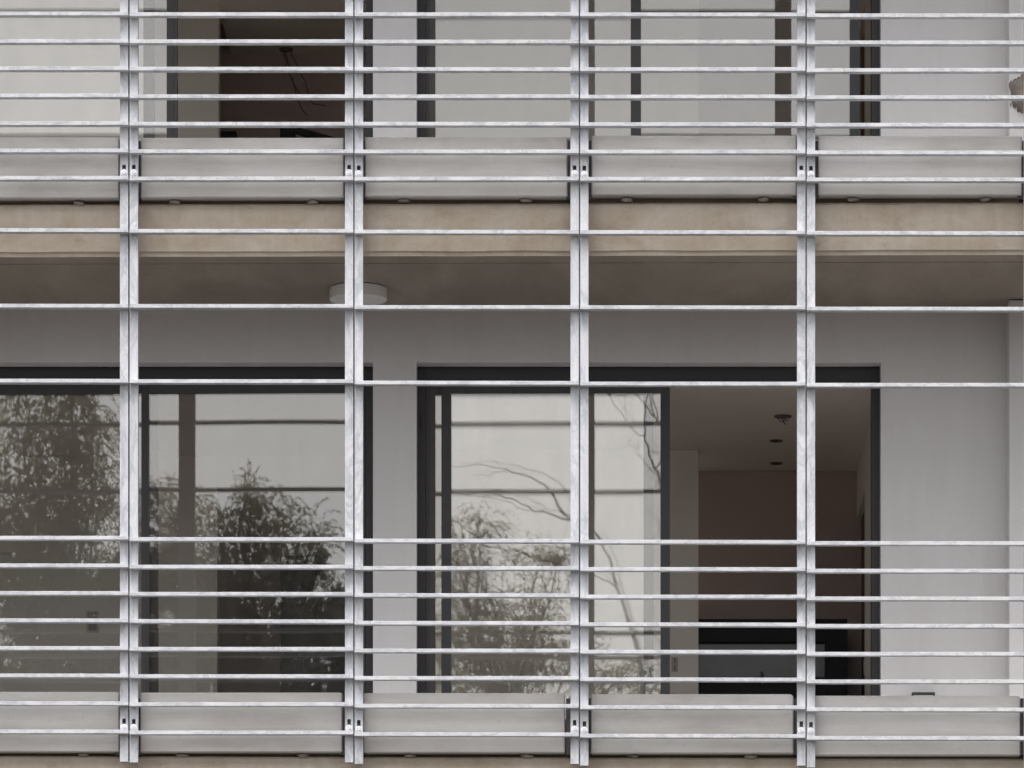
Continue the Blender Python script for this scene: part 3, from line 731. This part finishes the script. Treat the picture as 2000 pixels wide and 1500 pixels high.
tree('leafy_tree', 'round topped leafy tree mirrored in the second lower pane', 470, (470, 1500),
     [(490, 950, 10, 40, 170, 0.2), (495, 990, 45, 40, 750, 0.4), (455, 1010, 45, 40, 1100, 0.5), (525, 1010, 40, 40, 800, 0.4), (470, 1060, 70, 45, 2300, 0.6), (545, 1060, 50, 35, 1300, 0.5), (598, 1042, 26, 36, 520, 0.3), (610, 1085, 14, 40, 300, 0.3),
      (345, 1010, 75, 60, 2600, 0.6), (310, 960, 40, 30, 380, 0.4), (330, 1120, 90, 90, 5200, 0.8), (450, 1130, 90, 50, 2900, 0.7), (560, 1115, 60, 35, 1500, 0.5), (430, 1230, 120, 100, 6600, 0.9), (590, 1210, 95, 80, 4600, 0.8), (650, 1160, 30, 40, 700, 0.4),
      (340, 1290, 120, 110, 6200, 0.9), (540, 1340, 170, 100, 7500, 1.0), (680, 1290, 60, 120, 3600, 0.7), (480, 1500, 190, 150, 3500, 1.1)],
     M['leaf_a'], 12)
SH = 65.0
def twigs3(mb, rnd):
    for pts, r, e in (([(1160, 1060), (1130, 1035), (1114, 1015), (1102, 1000), (1090, 978), (1083, 962), (1068, 945), (1048, 932), (1026, 924), (996, 914), (960, 908), (920, 905), (880, 903)], 0.026, 0.004),
                   ([(1114, 1013), (1085, 1002), (1055, 1000), (1048, 997), (1025, 985), (1005, 975), (985, 970), (968, 963), (940, 962), (900, 960), (870, 966)], 0.018, 0.004),
                   ([(1048, 997), (1015, 990), (985, 978), (950, 970), (920, 968)], 0.008, 0.003), ([(1030, 926), (1015, 920), (990, 922), (960, 928), (930, 925)], 0.008, 0.003),
                   ([(1060, 940), (1040, 925), (1028, 915)], 0.006, 0.002), ([(985, 912), (975, 902), (968, 895)], 0.005, 0.002),
                   ([(1130, 1112), (1095, 1102), (1060, 1094), (1035, 1090), (1015, 1078), (990, 1078), (975, 1074), (955, 1070), (948, 1060), (935, 1048), (925, 1040), (905, 1022), (890, 1012), (872, 1008)], 0.020, 0.006),
                   ([(994, 1078), (990, 1060), (982, 1048), (970, 1030), (962, 1018)], 0.008, 0.003), ([(1035, 1090), (1000, 1098), (960, 1085), (930, 1078)], 0.008, 0.003)):
        branchy(mb, [T(*q, rnd.uniform(-.1, .1)) for q in pts], r, e)
tree('leafy_tree', 'thin leaved tree with long bare twigs mirrored in the third lower pane', 960, (980, 1500),
     [(948, 1012, 26, 26, 300, 0.4), (895, 1015, 18, 22, 110, 0.3), (905, 1045, 30, 18, 200, 0.3), (950, 1045, 30, 14, 160, 0.3), (1060, 1082, 45, 22, 620, 0.3), (1092, 1092, 18, 16, 260, 0.3), (893, 1085, 28, 30, 700, 0.4), (955, 1100, 50, 20, 300, 0.4),
      (890, 1150, 28, 40, 900, 0.5), (985, 1150, 90, 40, 700, 0.5), (1055, 1165, 45, 30, 420, 0.5), (930, 1190, 60, 30, 1100, 0.6), (1020, 1205, 70, 30, 900, 0.6),
      (940, 1255, 110, 50, 4200, 0.8), (930, 1330, 130, 80, 6200, 0.9), (1070, 1280, 70, 60, 2400, 0.7), (1180, 1325, 50, 40, 900, 0.6), (1215, 1300, 40, 30, 300, 0.5), (1250, 1330, 45, 30, 420, 0.5), (1175, 1250, 20, 14, 70, 0.3), (1030, 1470, 180, 120, 3500, 1.1)],
     M['leaf_b'], 13, 0.16, twigs3, 4)
BT = (1235-SH-VX)*KT
root = empty('bare_tree', (BT, TY+0.5, -0.14)); tag(root, 'thin bare tree mirrored beside the open lower door, branches fanning upwards', 'tree', 'trees mirrored in the window glass')
mb = MB(); rnd = random.Random(5)
def br(pts, r0, r1): branchy(mb, [T(x, y_, 0.5 + rnd.uniform(-.06, .06)) for x, y_ in pts], r0, r1)
branchy(mb, [Vector((BT, TY+0.5, -0.16)), T(1246, 1500, .5), T(1240, 1330, .5)], 0.09, 0.034)
br(((1240, 1330), (1230, 1265), (1222, 1235), (1216, 1215), (1210, 1190), (1203, 1170), (1196, 1150), (1191, 1130), (1186, 1105), (1175, 1085), (1165, 1063), (1150, 1040)), 0.032, 0.010)
br(((1200, 1162), (1190, 1148), (1176, 1141), (1160, 1132), (1140, 1120)), 0.014, 0.006)
br(((1192, 1135), (1180, 1125), (1165, 1128)), 0.006, 0.003)
br(((1246, 1500), (1300, 1330), (1335, 1180), (1330, 1060), (1312, 1010), (1300, 985), (1282, 955), (1270, 930), (1258, 900), (1255, 880), (1250, 856), (1252, 820), (1258, 780), (1254, 740)), 0.03, 0.005)
for pts, r0 in (([(1335, 960), (1318, 910), (1300, 878), (1288, 850), (1272, 828), (1256, 808), (1240, 788), (1218, 772), (1196, 762), (1170, 752)], 0.018), ([(1272, 828), (1264, 800), (1258, 775), (1256, 745)], 0.010),
                ([(1276, 832), (1270, 800), (1272, 770), (1276, 740)], 0.010), ([(1250, 862), (1238, 862), (1226, 850), (1208, 822), (1188, 792), (1168, 772), (1150, 760)], 0.010), ([(1188, 792), (1176, 786), (1160, 768)], 0.006),
                ([(1270, 930), (1280, 920), (1290, 916), (1304, 912)], 0.014), ([(1258, 892), (1275, 898), (1290, 903)], 0.007), ([(1276, 945), (1262, 930), (1250, 920), (1240, 905), (1228, 887), (1215, 880)], 0.008),
                ([(1240, 905), (1236, 890), (1238, 880)], 0.004), ([(1218, 840), (1214, 810), (1216, 790)], 0.004), ([(1300, 985), (1285, 972), (1272, 968)], 0.006), ([(1320, 1120), (1300, 1090), (1284, 1060), (1280, 1030)], 0.008),
                ([(1325, 1150), (1300, 1140), (1284, 1120)], 0.007), ([(1280, 1265), (1268, 1250), (1262, 1238)], 0.006)):
    br(pts, r0, 0.003)
    for q in range(4):
        a = rnd.choice(pts[1:]); e = (a[0] + rnd.uniform(-28, 22), a[1] + rnd.uniform(-40, 10))
        br((a, ((a[0]+e[0])/2 + rnd.uniform(-4, 4), (a[1]+e[1])/2), e), 0.004, 0.0015)
mb.build('trunk', M['bark'], root)
